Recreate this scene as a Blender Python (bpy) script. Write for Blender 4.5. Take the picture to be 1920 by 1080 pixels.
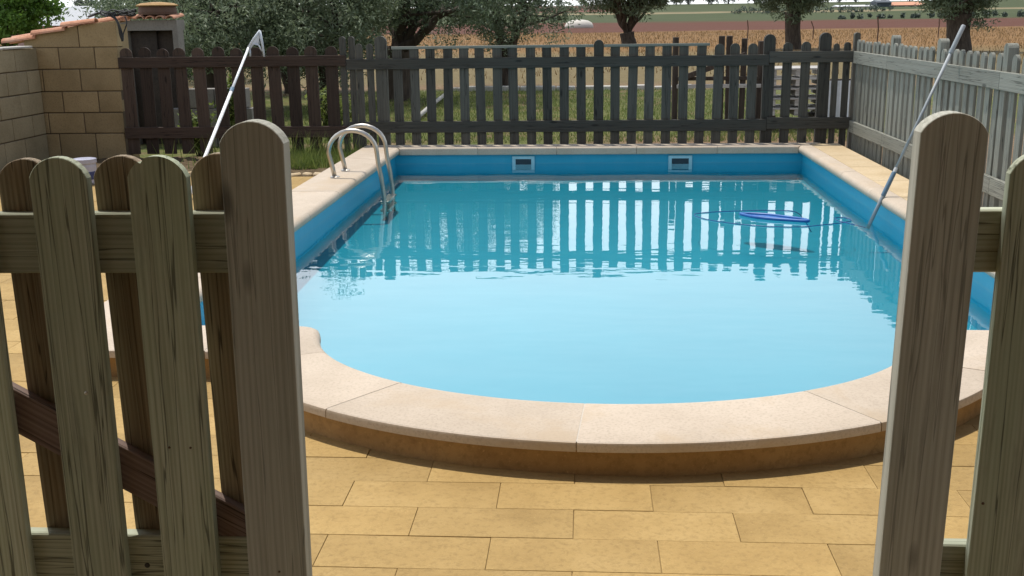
import bpy, bmesh, math, random
import numpy as np
from mathutils import Vector, Matrix
R = math.radians
random.seed(7); rng = np.random.default_rng(11)
for o in list(bpy.data.objects): bpy.data.objects.remove(o)
sc = bpy.context.scene
COL = sc.collection

# ------------------------------------------------------------------ camera
PITCH, YAW, ROLL, FPX, EYE = R(14.35), R(4.05), R(0.8), 2000.0, 1.5
F = Vector((-math.sin(YAW)*math.cos(PITCH), math.cos(YAW)*math.cos(PITCH), -math.sin(PITCH)))
R0 = Vector((math.cos(YAW), math.sin(YAW), 0)); U0 = R0.cross(F)
RT = math.cos(ROLL)*R0 - math.sin(ROLL)*U0; UP = math.cos(ROLL)*U0 + math.sin(ROLL)*R0
cd = bpy.data.cameras.new('camera'); cam = bpy.data.objects.new('camera', cd); COL.objects.link(cam)
cd.sensor_width = 36; cd.lens = 36*FPX/1920; cd.clip_start = .05; cd.clip_end = 6000
m = Matrix((RT, UP, -F)).transposed().to_4x4(); m.translation = (0, 0, EYE)
cam.matrix_world = m; sc.camera = cam

# ------------------------------------------------------------------ sky, sun, exposure
SUN_EL, SUN_AZ = R(74), R(-33)          # azimuth from +Y towards +X
w = bpy.data.worlds.new('World'); sc.world = w; w.use_nodes = True
nt = w.node_tree; nt.nodes.clear()
sky = nt.nodes.new('ShaderNodeTexSky'); sky.sky_type = 'NISHITA'; sky.sun_disc = False
sky.sun_elevation = SUN_EL; sky.sun_rotation = SUN_AZ; sky.air_density = 1.0; sky.dust_density = 1.0; sky.ozone_density = 1.0
# pale summer haze that thickens evenly towards the horizon all the way round
tcw = nt.nodes.new('ShaderNodeTexCoord'); sep = nt.nodes.new('ShaderNodeSeparateXYZ'); nt.links.new(tcw.outputs['Generated'], sep.inputs[0])
hz = nt.nodes.new('ShaderNodeMapRange'); hz.inputs['From Min'].default_value = 0; hz.inputs['From Max'].default_value = .75
hz.inputs['To Min'].default_value = .85; hz.inputs['To Max'].default_value = 0; nt.links.new(sep.outputs[2], hz.inputs['Value'])
S = Vector((math.sin(SUN_AZ)*math.cos(SUN_EL), math.cos(SUN_AZ)*math.cos(SUN_EL), math.sin(SUN_EL)))
def wmath(op, x, y):
    nd = nt.nodes.new('ShaderNodeMath'); nd.operation = op
    for k, v in enumerate((x, y)):
        if isinstance(v, float): nd.inputs[k].default_value = v
        else: nt.links.new(v, nd.inputs[k])
    return nd.outputs[0]
dt = nt.nodes.new('ShaderNodeVectorMath'); dt.operation = 'DOT_PRODUCT'; nt.links.new(tcw.outputs['Generated'], dt.inputs[0]); dt.inputs[1].default_value = S
phase = wmath('POWER', wmath('SUBTRACT', 1.4225, wmath('MULTIPLY', dt.outputs['Value'], 1.30)), -1.5)     # Henyey-Greenstein, g = .65
hc = nt.nodes.new('ShaderNodeVectorMath'); hc.operation = 'SCALE'; hc.inputs[0].default_value = (16.3, 17.0, 17.2); nt.links.new(phase, hc.inputs['Scale'])
hm = nt.nodes.new('ShaderNodeMix'); hm.data_type = 'RGBA'; nt.links.new(hc.outputs[0], hm.inputs[7])
nt.links.new(hz.outputs[0], hm.inputs[0]); nt.links.new(sky.outputs[0], hm.inputs[6])
bg = nt.nodes.new('ShaderNodeBackground'); bg.inputs[1].default_value = .09
wo = nt.nodes.new('ShaderNodeOutputWorld')
nt.links.new(hm.outputs[2], bg.inputs[0]); nt.links.new(bg.outputs[0], wo.inputs[0])
sd = bpy.data.lights.new('sun', 'SUN'); so = bpy.data.objects.new('sun', sd); COL.objects.link(so)
sd.energy = 3.0; sd.angle = R(.53); sd.color = (1, .955, .88)
S = Vector((math.sin(SUN_AZ)*math.cos(SUN_EL), math.cos(SUN_AZ)*math.cos(SUN_EL), math.sin(SUN_EL)))
so.rotation_euler = S.to_track_quat('Z', 'Y').to_euler(); so.location = (-3, 6, 12)
vs = sc.view_settings; vs.view_transform = 'Standard'; vs.look = 'None'; vs.exposure = .5; vs.gamma = 1; vs.use_curve_mapping = False

# ------------------------------------------------------------------ materials
class M:
    """small node-graph writer"""
    def __init__(s, name):
        s.m = bpy.data.materials.new(name); s.m.use_nodes = True; s.t = s.m.node_tree; s.t.nodes.clear()
        s.out = s.t.nodes.new('ShaderNodeOutputMaterial')
    def n(s, typ, props=None, **ins):
        nd = s.t.nodes.new('ShaderNode'+typ)
        for k, v in (props or {}).items(): setattr(nd, k, v)
        for k, v in ins.items():
            key = int(k[1:]) if k[0] == '_' and k[1:].isdigit() else k.replace('_', ' ')
            s.set(nd.inputs[key], v)
        return nd
    def set(s, sock, v):
        if isinstance(v, bpy.types.NodeSocket): s.t.links.new(v, sock)
        elif isinstance(v, bpy.types.Node): s.t.links.new(v.outputs[0], sock)
        else: sock.default_value = v
    def ramp(s, fac, stops):
        nd = s.t.nodes.new('ShaderNodeValToRGB'); s.set(nd.inputs[0], fac)
        el = nd.color_ramp.elements
        while len(el) < len(stops): el.new(.5)
        for e, (p, c) in zip(el, stops): e.position = p; e.color = (*c, 1) if len(c) == 3 else c
        return nd.outputs[0]
    def noise(s, vec, scale, detail=4, rough=.55, dist=0, d4=None):
        nd = s.n('TexNoise', Vector=vec, Scale=scale, Detail=detail, Roughness=rough, Distortion=dist)
        return nd.outputs[0]
    def mix(s, fac, a, b, mode='MIX'):
        nd = s.n('Mix', dict(data_type='RGBA', blend_type=mode))
        s.set(nd.inputs[0], fac); s.set(nd.inputs[6], (*a, 1) if isinstance(a, tuple) and len(a) == 3 else a)
        s.set(nd.inputs[7], (*b, 1) if isinstance(b, tuple) and len(b) == 3 else b)
        return nd.outputs[2]
    def math(s, op, a, b=0.0, c=None, clamp=False):
        nd = s.n('Math', dict(operation=op, use_clamp=clamp)); s.set(nd.inputs[0], a); s.set(nd.inputs[1], b)
        if c is not None: s.set(nd.inputs[2], c)
        return nd.outputs[0]
    def map(s, vec, scale=(1,1,1), loc=(0,0,0), rot=(0,0,0)):
        return s.n('Mapping', Vector=vec, Location=loc, Rotation=rot, Scale=scale).outputs[0]
    def obj(s, randomize=True):
        tc = s.n('TexCoord').outputs['Object']
        if not randomize: return tc
        oi = s.n('ObjectInfo'); s.rnd = oi.outputs['Random']
        v = s.n('VectorMath', dict(operation='MULTIPLY_ADD'))
        s.set(v.inputs[0], s.rnd); v.inputs[1].default_value = (37, 19, 53); s.set(v.inputs[2], tc)
        return v.outputs[0]
    def pos(s): return s.n('NewGeometry').outputs['Position']
    def bump(s, h, strength=.3, dist=.01):
        return s.n('Bump', Height=h, Strength=strength, Distance=dist).outputs[0]
    def bsdf(s, color, rough=.7, normal=None, metal=0, spec=.5, **k):
        nd = s.n('BsdfPrincipled', Base_Color=color if not (isinstance(color, tuple) and len(color) == 3) else (*color, 1), Roughness=rough, Metallic=metal)
        nd.inputs['Specular IOR Level'].default_value = spec
        if normal is not None: s.set(nd.inputs['Normal'], normal)
        for kk, v in k.items(): s.set(nd.inputs[kk.replace('_', ' ')], v)
        return nd.outputs[0]
    def done(s, surf, vol=None):
        if surf is not None: s.t.links.new(surf, s.out.inputs[0])
        if vol is not None: s.t.links.new(vol, s.out.inputs[1])
        return s.m

def wood(name, dark, mid, light, tint, axis='Z', tint_amt=.5, fine=1.0, brightness=.45, crack=.8):
    a = M(name); v = a.obj(); Z = axis == 'Z'
    st = lambda q, l: (q, q, l) if Z else (l, q, q)
    rings = a.n('TexWave', dict(wave_type='BANDS', bands_direction='X' if Z else 'Z'), Vector=a.map(v, st(1, .055)), Scale=30*fine, Distortion=26, Detail=2, Detail_Scale=.16, Detail_Roughness=.5).outputs[1]
    fib = a.noise(a.map(v, st(330*fine, 6)), 1, 4, .65)
    streak = a.noise(a.map(v, st(60*fine, 1.3)), 1, 5, .6)
    g = a.math('MULTIPLY_ADD', rings, a.math('MULTIPLY', a.noise(a.map(v, st(5, .7)), 1, 3, .5), .30), a.math('MULTIPLY_ADD', fib, .34, a.math('MULTIPLY', streak, .55)))
    col = a.ramp(g, [(.30, dark), (.52, mid), (.76, light)])
    blot = a.noise(a.map(v, st(7, 1.6)), 1.2, 5, .6)
    col = a.mix(a.math('MULTIPLY', a.ramp(blot, [(.42, (0,0,0)), (.62, (1,1,1))]), tint_amt), col, a.mix(.55, tint, col))
    grime = a.noise(a.map(v, st(22, 2.2)), 1, 6, .7)
    col = a.mix(a.ramp(grime, [(.57, (0,0,0)), (.74, (.5,.5,.5))]), col, tuple(c*.5 for c in dark))
    ck = a.math('ABSOLUTE', a.math('SUBTRACT', a.noise(a.map(v, st(34, .8), (4, 2, 1)), 1, 3, .5), .5))
    ckm = a.ramp(ck, [(.004, (crack,)*3), (.013, (0,0,0))])
    col = a.mix(ckm, col, tuple(c*.35 for c in dark))
    kn = a.n('TexVoronoi', Vector=a.map(v, st(8, 2.4)), Scale=1.0).outputs[0]
    col = a.mix(a.ramp(kn, [(.06, (.8,.8,.8)), (.13, (0,0,0))]), col, tuple(c*.35 for c in dark))
    br = a.math('MULTIPLY_ADD', a.rnd, brightness, 1-brightness/2)
    col = a.mix(1.0, col, a.n('CombineColor', _0=br, _1=br, _2=br).outputs[0], 'MULTIPLY')
    hgt = a.math('SUBTRACT', a.math('MULTIPLY_ADD', fib, .5, a.math('MULTIPLY', rings, .12)), ckm)
    return a.done(a.bsdf(col, .8, a.bump(hgt, .35, .003), spec=.25))

GATE = dict(dark=(.21,.215,.145), mid=(.345,.36,.265), light=(.44,.455,.355))
mt = {}
mt['gate'] = wood('gate wood', tint=(.26,.32,.20), tint_amt=.85, **GATE)
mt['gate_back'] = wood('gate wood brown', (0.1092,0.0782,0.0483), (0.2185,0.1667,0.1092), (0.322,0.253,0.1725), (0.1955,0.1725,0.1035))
mt['gate_rail'] = wood('gate rail wood', tint=(.20,.215,.15), axis='X', **GATE)
mt['gate_brace'] = wood('gate brace wood', (0.1035,0.0713,0.0598), (0.1955,0.138,0.115), (0.276,0.207,0.1725), (0.1725,0.138,0.115), axis='X')
mt['gate_post'] = wood('grey gate board wood', (0.216,0.2106,0.1728), (0.324,0.3186,0.27), (0.405,0.3996,0.3456), (0.2754,0.2808,0.2268), tint_amt=.6, fine=.8, crack=.5)
mt['brown'] = wood('dark brown fence wood', (0.03135,0.01995,0.01482), (0.057,0.03705,0.02736), (0.0855,0.05985,0.0456), (0.0627,0.04845,0.0342), brightness=.7)
mt['brown_rail'] = wood('dark brown rail wood', (0.03135,0.01995,0.01482), (0.057,0.03534,0.02565), (0.0855,0.057,0.04275), (0.0627,0.04845,0.0342), axis='X')
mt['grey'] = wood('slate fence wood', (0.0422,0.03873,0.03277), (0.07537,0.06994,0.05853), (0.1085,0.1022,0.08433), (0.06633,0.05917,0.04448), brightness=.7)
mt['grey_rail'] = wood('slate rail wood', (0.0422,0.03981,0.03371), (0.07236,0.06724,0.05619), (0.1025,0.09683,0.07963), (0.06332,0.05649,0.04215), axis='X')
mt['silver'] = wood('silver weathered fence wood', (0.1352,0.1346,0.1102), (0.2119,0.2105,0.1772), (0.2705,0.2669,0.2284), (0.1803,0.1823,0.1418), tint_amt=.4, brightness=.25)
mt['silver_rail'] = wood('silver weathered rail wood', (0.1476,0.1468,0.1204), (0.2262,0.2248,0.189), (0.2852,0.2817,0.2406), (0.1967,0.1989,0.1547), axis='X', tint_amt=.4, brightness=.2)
mt['old'] = wood('old grey planks', (.2,.18,.16), (.40,.38,.35), (.55,.53,.5), (.3,.28,.25), axis='X')
mt['dark_post'] = wood('old dark sleeper wood', (.03,.022,.018), (.06,.045,.035), (.1,.075,.06), (.06,.05,.035))

def stone(name, c1, c2, c3, scale=60, bump=.35, bd=.004, rough=.85, stain=None, rv=.16):
    a = M(name); v = a.obj()
    big = a.noise(v, 3.2, 5, .6); fine = a.noise(v, scale, 5, .7); grit = a.noise(v, scale*3.3, 3, .7)
    col = a.ramp(big, [(.3, c1), (.5, c2), (.72, c3)])
    col = a.mix(a.ramp(fine, [(.33, (.55,.55,.55)), (.52, (0,0,0))]), col, tuple(c*.72 for c in c1))
    col = a.mix(a.ramp(grit, [(.60, (0,0,0)), (.74, (.6,.6,.6))]), col, tuple(min(1, c*1.25) for c in c3))
    if stain:
        sn = a.noise(a.map(v, (1, 1, 1), (3.1, 1.7, 0)), 1.7, 6, .65, .4)
        col = a.mix(a.ramp(sn, [(.54, (0,0,0)), (.66, (.7,.7,.7))]), col, stain)
    br = a.math('MULTIPLY_ADD', a.rnd, rv, 1-rv/2)
    col = a.mix(1.0, col, a.n('CombineColor', _0=br, _1=br, _2=br).outputs[0], 'MULTIPLY')
    nb = a.bump(a.math('MULTIPLY_ADD', fine, .6, a.math('MULTIPLY', grit, .4)), bump, bd)
    return a.done(a.bsdf(col, rough, nb, spec=.3))
mt['coping'] = stone('cream coping stone', (0.4272,0.3518,0.2696), (0.4705,0.3906,0.3036), (0.5137,0.4305,0.3396), 90, stain=(0.4326,0.336,0.2315), rv=.12)
mt['paver'] = stone('ochre paving stone', (.305,.197,.068), (.36,.238,.086), (.405,.275,.108), 55, .6, .005, rv=.2)
mt['sidepave'] = stone('tan side paving', (.44,.33,.19), (.50,.385,.235), (.54,.43,.28), 60, rv=.1)
mt['mortar'] = stone('pale mortar', (0.4725,0.42,0.3465), (0.525,0.4725,0.399), (0.5775,0.525,0.441), 90)
mt['bed'] = stone('paver bedding', (.27,.178,.068), (.32,.212,.084), (.36,.24,.1), 60)
mt['fascia'] = stone('ochre fascia tile', (.25,.145,.055), (.33,.20,.08), (.36,.235,.10), 30, stain=(.2,.11,.05))
mt['block'] = stone('buff concrete block', (0.2551,0.1836,0.0918), (0.3062,0.2214,0.1148), (0.3515,0.2592,0.1377), 70, rv=.24)
mt['block_grey'] = stone('grey concrete block', (0.2375,0.1937,0.1159), (0.285,0.2335,0.1449), (0.3272,0.2732,0.1739), 70, rv=.2)
mt['blockmortar'] = stone('wall mortar', (.07,.05,.03), (.10,.07,.042), (.13,.095,.06), 70)
mt['terracotta'] = stone('terracotta tile', (0.4037,0.1777,0.09775), (0.4845,0.2384,0.1466), (0.5491,0.3366,0.2346), 25, rv=.3)
mt['render'] = stone('grey cement render', (0.186,0.1674,0.1457), (0.217,0.1984,0.1736), (0.248,0.2294,0.2046), 40)
mt['dark_brick'] = stone('dark brick', (.035,.028,.024), (.05,.04,.034), (.07,.055,.045), 40)  # near-black colour for the oven chamber and door
mt['whitestone'] = stone('whitewashed stone', (0.39,0.3675,0.3225), (0.465,0.4425,0.3975), (0.525,0.5025,0.465), 40)
mt['whitewash'] = stone('shade wall render', (.42,.36,.28), (.47,.41,.33), (.52,.46,.38), 40)
mt['brickred'] = stone('red brick', (.35,.13,.09), (.42,.18,.12), (.5,.25,.18), 12)

def plain(name, col, rough=.5, metal=0, spec=.5, var=.12, scale=9):
    a = M(name); v = a.obj()
    nz = a.noise(v, scale, 5, .65)
    c = a.mix(a.ramp(nz, [(.35, (0,0,0)), (.7, (1,1,1))]), tuple(x*(1-var) for x in col), tuple(min(1, x*(1+var)) for x in col))
    return a.done(a.bsdf(c, a.math('MULTIPLY_ADD', nz, .25, rough-.12), None, metal, spec))
mt['steel'] = plain('stainless steel', (.52,.48,.42), .34, 1.0)
mt['alu'] = plain('white anodised pole', (.82,.82,.82), .32, 0, .6)
mt['alugrey'] = plain('grey aluminium pole', (.30,.32,.33), .6, .1)
mt['grip'] = plain('blue grey grip', (.10,.17,.24), .5)
mt['netframe'] = plain('pale plastic net frame', (.55,.58,.62), .4)
mt['bluehose'] = plain('blue plastic hose', (.008,.06,.22), .35)
mt['bluenet'] = plain('blue skimmer plastic', (.005,.10,.36), .4)
mt['white'] = plain('white plastic toned for shade', (.36,.36,.44), .4)  # tub's white plastic greyed to lilac, its shade put into the colour
mt['bluelabel'] = plain('dark blue print', (.02,.035,.14), .5)
mt['rubber'] = plain('black rubber cable', (.012,.012,.012), .55)
mt['screw'] = plain('zinc screw', (.5,.5,.48), .4, .9)
mt['skimframe'] = plain('pale blue skimmer plastic', (.30,.52,.60), .4)
mt['skimdark'] = plain('dark skimmer throat', (.012,.03,.045), .6)
mt['whitesheet'] = plain('white metal sheet', (.62,.63,.63), .45, 0, .5, .2, 3)
mt['greyroof'] = plain('pale fibre cement roof', (.38,.39,.40), .8)
mt['pinkwall'] = plain('faded pink wall', (.42,.28,.24), .9)
mt['darkwall'] = plain('dark slate wall', (.05,.06,.075), .8)
mt['rust'] = plain('rusty metal', (.10,.055,.035), .8)
mt['tarp'] = plain('pale tarp', (.5,.46,.4), .7)

# pool liner
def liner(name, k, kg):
    a = M(name); v = a.obj(False); p = a.pos(); zc = a.n('SeparateXYZ', Vector=p).outputs[2]
    nz = a.noise(a.map(v, (.6, .6, 6)), 1.3, 4, .6); fade = a.noise(a.map(v, (3, 3, .7)), 1.6, 5, .65)
    c = a.ramp(nz, [(q, (r_*k, g_*kg, b_*k)) for q, (r_, g_, b_) in ((.3, (.010,.285,.445)), (.6, (.014,.315,.48)), (.8, (.026,.35,.515)))])
    c = a.mix(a.ramp(fade, [(.5, (0,0,0)), (.75, (.35,.35,.35))]), c, (.07*k,.34*kg,.50*k))
    scum = a.math('SUBTRACT', 1.0, a.math('DIVIDE', a.math('ABSOLUTE', a.math('SUBTRACT', a.math('MULTIPLY_ADD', a.noise(v, 9, 4, .6), .02, zc), -.038)), .014), clamp=True)
    c = a.mix(a.math('MULTIPLY', scum, .3), c, (.12,.30,.38))
    return a.done(a.bsdf(c, .42, a.bump(a.math('MULTIPLY_ADD', fade, .4, a.noise(v, 5, 3)), .18, .012), spec=.4))
mt['liner'] = liner('blue pool liner', 1.0, 1.0)
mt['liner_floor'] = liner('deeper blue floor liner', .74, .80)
# water: thin Fresnel surface over an absorbing body
a = M('pool water'); v = a.pos()
rip = a.math('ADD', a.math('MULTIPLY', a.noise(a.map(v, (1.6, 4.2, 1)), 1.0, 2, .5), 1.0), a.math('MULTIPLY', a.noise(a.map(v, (7, 15, 1)), 1.0, 2, .5), .10))
nb = a.bump(rip, .42, .0055)
fr = a.n('Fresnel', IOR=1.37, Normal=nb).outputs[0]
fr = a.math('MULTIPLY', fr, a.math('SUBTRACT', 1.0, a.n('NewGeometry').outputs['Backfacing']))
gl = a.n('BsdfGlossy', Color=(1,1,1,1), Roughness=0.0, Normal=nb).outputs[0]
tr = a.n('BsdfTransparent', Color=(.97,.99,1,1)).outputs[0]
ms = a.n('MixShader'); a.set(ms.inputs[0], fr); a.set(ms.inputs[1], tr); a.set(ms.inputs[2], gl)
va = a.n('VolumeAbsorption', Color=(.10,.84,.82,1), Density=.8).outputs[0]
mt['water'] = a.done(ms.outputs[0], va)

def leafmat(name, c1, c2, c3, trans=.35, rough=.55):
    a = M(name); v = a.obj()
    nz = a.noise(v, 2.3, 3, .6); nf = a.noise(v, 23, 2, .6)
    k = a.math('MULTIPLY_ADD', nf, .6, a.math('MULTIPLY', nz, .45))
    col = a.ramp(k, [(.36, c1), (.52, c2), (.68, c3)])
    p = a.bsdf(col, rough, spec=.35)
    t = a.n('BsdfTranslucent', Color=col).outputs[0]
    ms = a.n('MixShader'); ms.inputs[0].default_value = trans; a.set(ms.inputs[1], p); a.set(ms.inputs[2], t)
    return a.done(ms.outputs[0])
mt['olive'] = leafmat('olive leaves', (0.08482,0.1135,0.0635), (0.1542,0.1966,0.1111), (0.293,0.3326,0.2303))
mt['olive_dark'] = leafmat('dark olive leaves', (0.06158,0.0897,0.05434), (0.1056,0.1466,0.08151), (0.2111,0.2587,0.1721))
mt['bright'] = leafmat('fresh green leaves', (.07,.14,.02), (.12,.22,.035), (.18,.30,.06), .45)
mt['conifer'] = leafmat('blue green foliage', (.03,.055,.045), (.05,.08,.065), (.08,.115,.09), .2)
mt['weed'] = leafmat('weeds', (.09,.14,.03), (.16,.21,.05), (.27,.28,.08), .45)
mt['lawn'] = leafmat('lawn blades', (.09,.13,.03), (.15,.19,.05), (.24,.25,.09), .4)
mt['fartree'] = leafmat('distant foliage', (.06,.085,.07), (.09,.115,.09), (.13,.15,.12), .2)
a = M('olive bark'); v = a.obj(); nz = a.noise(a.map(v, (14, 14, 3)), 1, 5, .65)
mt['bark'] = a.done(a.bsdf(a.ramp(nz, [(.3, (.03,.022,.017)), (.6, (.075,.058,.045)), (.8, (.13,.105,.085))]), .9, a.bump(nz, .8, .03), spec=.2))

# ground: lawn, bare earth, dry grass, then bands of farmed land, by distance from the fence
a = M('land'); p = a.pos(); sx = a.n('SeparateXYZ', Vector=p); X, Yc = sx.outputs[0], sx.outputs[1]
wob = a.math('MULTIPLY', a.math('SUBTRACT', a.noise(a.map(p, (.035, .05, .05)), 1, 4, .55), .5), 1.0)
big = a.noise(p, .55, 5, .6); fine = a.noise(p, 9, 5, .7); rows = a.noise(a.map(p, (.06, .45, .1)), 1, 6, .7)
def band(y0, soft, amp):
    yy = a.math('ADD', Yc, a.math('MULTIPLY', wob, amp))
    return a.math('DIVIDE', a.math('SUBTRACT', yy, y0), soft, clamp=True)
earth = a.ramp(fine, [(.3, (0.116,0.0725,0.0406)), (.55, (0.186,0.125,0.0725)), (.75, (0.244,0.174,0.11))])
lawn = a.ramp(a.math('MULTIPLY_ADD', fine, .5, a.math('MULTIPLY', big, .5)), [(.36, (0.0522,0.0696,0.0174)), (.5, (0.087,0.104,0.029)), (.62, (0.157,0.136,0.058))])
lawnmask = a.math('MULTIPLY', a.math('SUBTRACT', 1.0, band(22.6, .8, 1.0)), a.ramp(big, [(.38, (.25,.25,.25)), (.5, (1,1,1))]))
lawnmask = a.math('MULTIPLY', lawnmask, a.math('MAXIMUM', band(13.6, .6, 1.5), a.math('DIVIDE', a.math('SUBTRACT', .6, X), 1.2, clamp=True)))
col = a.mix(lawnmask, earth, lawn)
dry0 = a.ramp(fine, [(.3, (0.11,0.0841,0.0406)), (.6, (0.157,0.122,0.058)), (.8, (0.191,0.151,0.0812))])
col = a.mix(band(23.5, 2, 2), col, dry0)
dry = a.ramp(a.math('MULTIPLY_ADD', rows, .5, a.math('MULTIPLY', fine, .5)), [(.3, (.13,.068,.026)), (.5, (.185,.102,.039)), (.72, (.245,.148,.06))])
col = a.mix(band(40, 9, 12), col, dry)
red = a.ramp(rows, [(.3, (0.07192,0.02697,0.01618)), (.55, (0.09734,0.03776,0.02337)), (.75, (0.1153,0.05394,0.03416))])
col = a.mix(band(92, 6, 45), col, red)
grn = a.ramp(rows, [(.3, (0.02923,0.04176,0.0167)), (.5, (0.05011,0.06473,0.02506)), (.7, (0.08352,0.08784,0.04176))])
col = a.mix(band(165, 14, 50), col, grn)
tan = a.ramp(rows, [(.3, (0.174,0.139,0.0754)), (.7, (0.232,0.191,0.11))])
col = a.mix(a.math('MULTIPLY', band(300, 12, 90), a.math('SUBTRACT', 1.0, band(335, 12, 90))), col, tan)
redfar = a.ramp(rows, [(.3, (0.1218,0.05278,0.03654)), (.7, (0.154,0.077,0.05684))])
leftmask = a.math('DIVIDE', a.math('SUBTRACT', 16.0, X), 8.0, clamp=True)
col = a.mix(a.math('MULTIPLY', band(375, 10, 30), a.math('MULTIPLY', leftmask, a.math('SUBTRACT', 1.0, band(720, 20, 60)))), col, redfar)
mt['land'] = a.done(a.bsdf(col, .95, a.bump(fine, .5, .05), spec=.1))
a = M('garden soil'); p = a.pos(); fine = a.noise(p, 14, 6, .7)
mt['soil'] = a.done(a.bsdf(a.ramp(fine, [(.3, (.07,.05,.03)), (.55, (.13,.095,.055)), (.75, (.2,.15,.09))]), .95, a.bump(fine, .8, .03), spec=.1))

# ------------------------------------------------------------------ mesh helpers
class MB:
    def __init__(s): s.v = []; s.f = []
    def add(s, vs, fs):
        b = len(s.v); s.v += [tuple(x) for x in vs]; s.f += [tuple(i+b for i in f) for f in fs]; return s
    def box(s, x0, x1, y0, y1, z0, z1):
        return s.add([(x0,y0,z0),(x1,y0,z0),(x1,y1,z0),(x0,y1,z0),(x0,y0,z1),(x1,y0,z1),(x1,y1,z1),(x0,y1,z1)],
                     [(0,3,2,1),(4,5,6,7),(0,1,5,4),(1,2,6,5),(2,3,7,6),(3,0,4,7)])
    def prism(s, pts, y0, y1):           # outline in x,z (counter-clockwise seen from -y), extruded in y
        n = len(pts); vs = [(x, y0, z) for x, z in pts]+[(x, y1, z) for x, z in pts]
        fs = [tuple(range(n)), tuple(range(2*n-1, n-1, -1))]+[((i+1) % n, i, i+n, (i+1) % n+n) for i in range(n)]
        return s.add(vs, fs)
    def tube(s, pts, rad, n=8, caps=True):
        pts = [Vector(p) for p in pts]; rr = [float(q) for q in rad] if hasattr(rad, '__len__') else [rad]*len(pts)
        vs = []; u = None
        for i, p in enumerate(pts):
            t = (pts[min(i+1, len(pts)-1)]-pts[max(i-1, 0)]).normalized()
            if u is None: u = t.orthogonal().normalized()
            u = (u-t*u.dot(t)).normalized(); wv = t.cross(u)
            vs += [p+rr[i]*(math.cos(2*math.pi*k/n)*u+math.sin(2*math.pi*k/n)*wv) for k in range(n)]
        fs = [(i*n+k, i*n+(k+1) % n, (i+1)*n+(k+1) % n, (i+1)*n+k) for i in range(len(pts)-1) for k in range(n)]
        if caps: fs += [tuple(range(n-1, -1, -1)), tuple(range((len(pts)-1)*n, len(pts)*n))]
        return s.add(vs, fs)
    def lathe(s, prof, c=(0,0,0), n=20):
        vs = [(c[0]+r*math.cos(2*math.pi*k/n), c[1]+r*math.sin(2*math.pi*k/n), c[2]+z) for r, z in prof for k in range(n)]
        fs = [(i*n+k, i*n+(k+1) % n, (i+1)*n+(k+1) % n, (i+1)*n+k) for i in range(len(prof)-1) for k in range(n)]
        fs += [tuple(range(n-1, -1, -1)), tuple(range((len(prof)-1)*n, len(prof)*n))]
        return s.add(vs, fs)
    def mesh(s, name, bevel=0, smooth=False, seg=1):
        me = bpy.data.meshes.new(name)
        bm = bmesh.new(); vv = [bm.verts.new(v) for v in s.v]
        for f in s.f:
            try: bm.faces.new([vv[i] for i in f])
            except ValueError: pass
        bmesh.ops.recalc_face_normals(bm, faces=bm.faces)
        if bevel:
            ed = [e for e in bm.edges if len(e.link_faces) == 2 and e.calc_face_angle(0) > R(40)]
            bmesh.ops.bevel(bm, geom=ed, offset=bevel, segments=seg, affect='EDGES', profile=.6)
        bm.to_mesh(me); bm.free()
        if smooth:
            for p in me.polygons: p.use_smooth = True
        return me
def wloc(o):
    v = Vector((0,0,0))
    while o: v += o.location; o = o.parent
    return v
def obj(name, me, mat, parent=None, loc=(0,0,0), rot=None):
    if isinstance(me, MB): me = me.mesh(name)
    if mat is not None and not me.materials: me.materials.append(mt[mat])
    o = bpy.data.objects.new(name, me); COL.objects.link(o)
    o.location = Vector(loc) - (wloc(parent) if parent else Vector((0,0,0)))
    if parent: o.parent = parent
    if rot: o.rotation_euler = rot
    return o
def tag(o, label=None, cat=None, group=None, kind=None):
    if label: o['label'] = label
    if cat: o['category'] = cat
    if group: o['group'] = group
    if kind: o['kind'] = kind
    return o
def thing(name, label, cat, loc=(0,0,0), group=None):
    o = bpy.data.objects.new(name, None); COL.objects.link(o); o.location = loc; o.empty_display_size = .1
    return tag(o, label, cat, group)
def mesh_np(name, V, Fq):               # quads from arrays
    me = bpy.data.meshes.new(name); nv, nf, k = len(V), len(Fq), Fq.shape[1]
    me.vertices.add(nv); me.vertices.foreach_set('co', V.astype(np.float32).ravel())
    me.loops.add(nf*k); me.loops.foreach_set('vertex_index', Fq.astype(np.int32).ravel())
    me.polygons.add(nf); me.polygons.foreach_set('loop_start', np.arange(0, nf*k, k, dtype=np.int32))
    me.polygons.foreach_set('loop_total', np.full(nf, k, dtype=np.int32)); me.update(calc_edges=True); me.validate()
    return me

# ------------------------------------------------------------------ land
def zland(y):
    return float(np.interp(y, [-60, 12, 150, 260, 400, 560, 700, 900, 2500], [-.035, -.035, -.02, .75, 2.3, 4.6, 6.7, 7.2, 7.5]))
xs = [-1500,-600,-250,-120,-60,-30,-15,-8,-5,-2.15,2.4,5,8,15,30,60,120,250,600,1500]
ys = [-60,-20,-5,3.55,11.5,13,16,20,26,34,45,60,80,104,130,150,172,200,230,260,300,340,400,470,560,640,700,800,900,1300,2500]
g = MB()
for j, y in enumerate(ys):
    for i, x in enumerate(xs): g.v.append((x, y, zland(y)))
n = len(xs)
for j in range(len(ys)-1):
    for i in range(n-1):
        if xs[i] == -2.15 and ys[j] == 3.55: continue            # the pool's pit
        g.f.append((j*n+i, j*n+i+1, (j+1)*n+i+1, (j+1)*n+i))
tag(obj('ground', g, 'land'), kind='structure')

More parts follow.
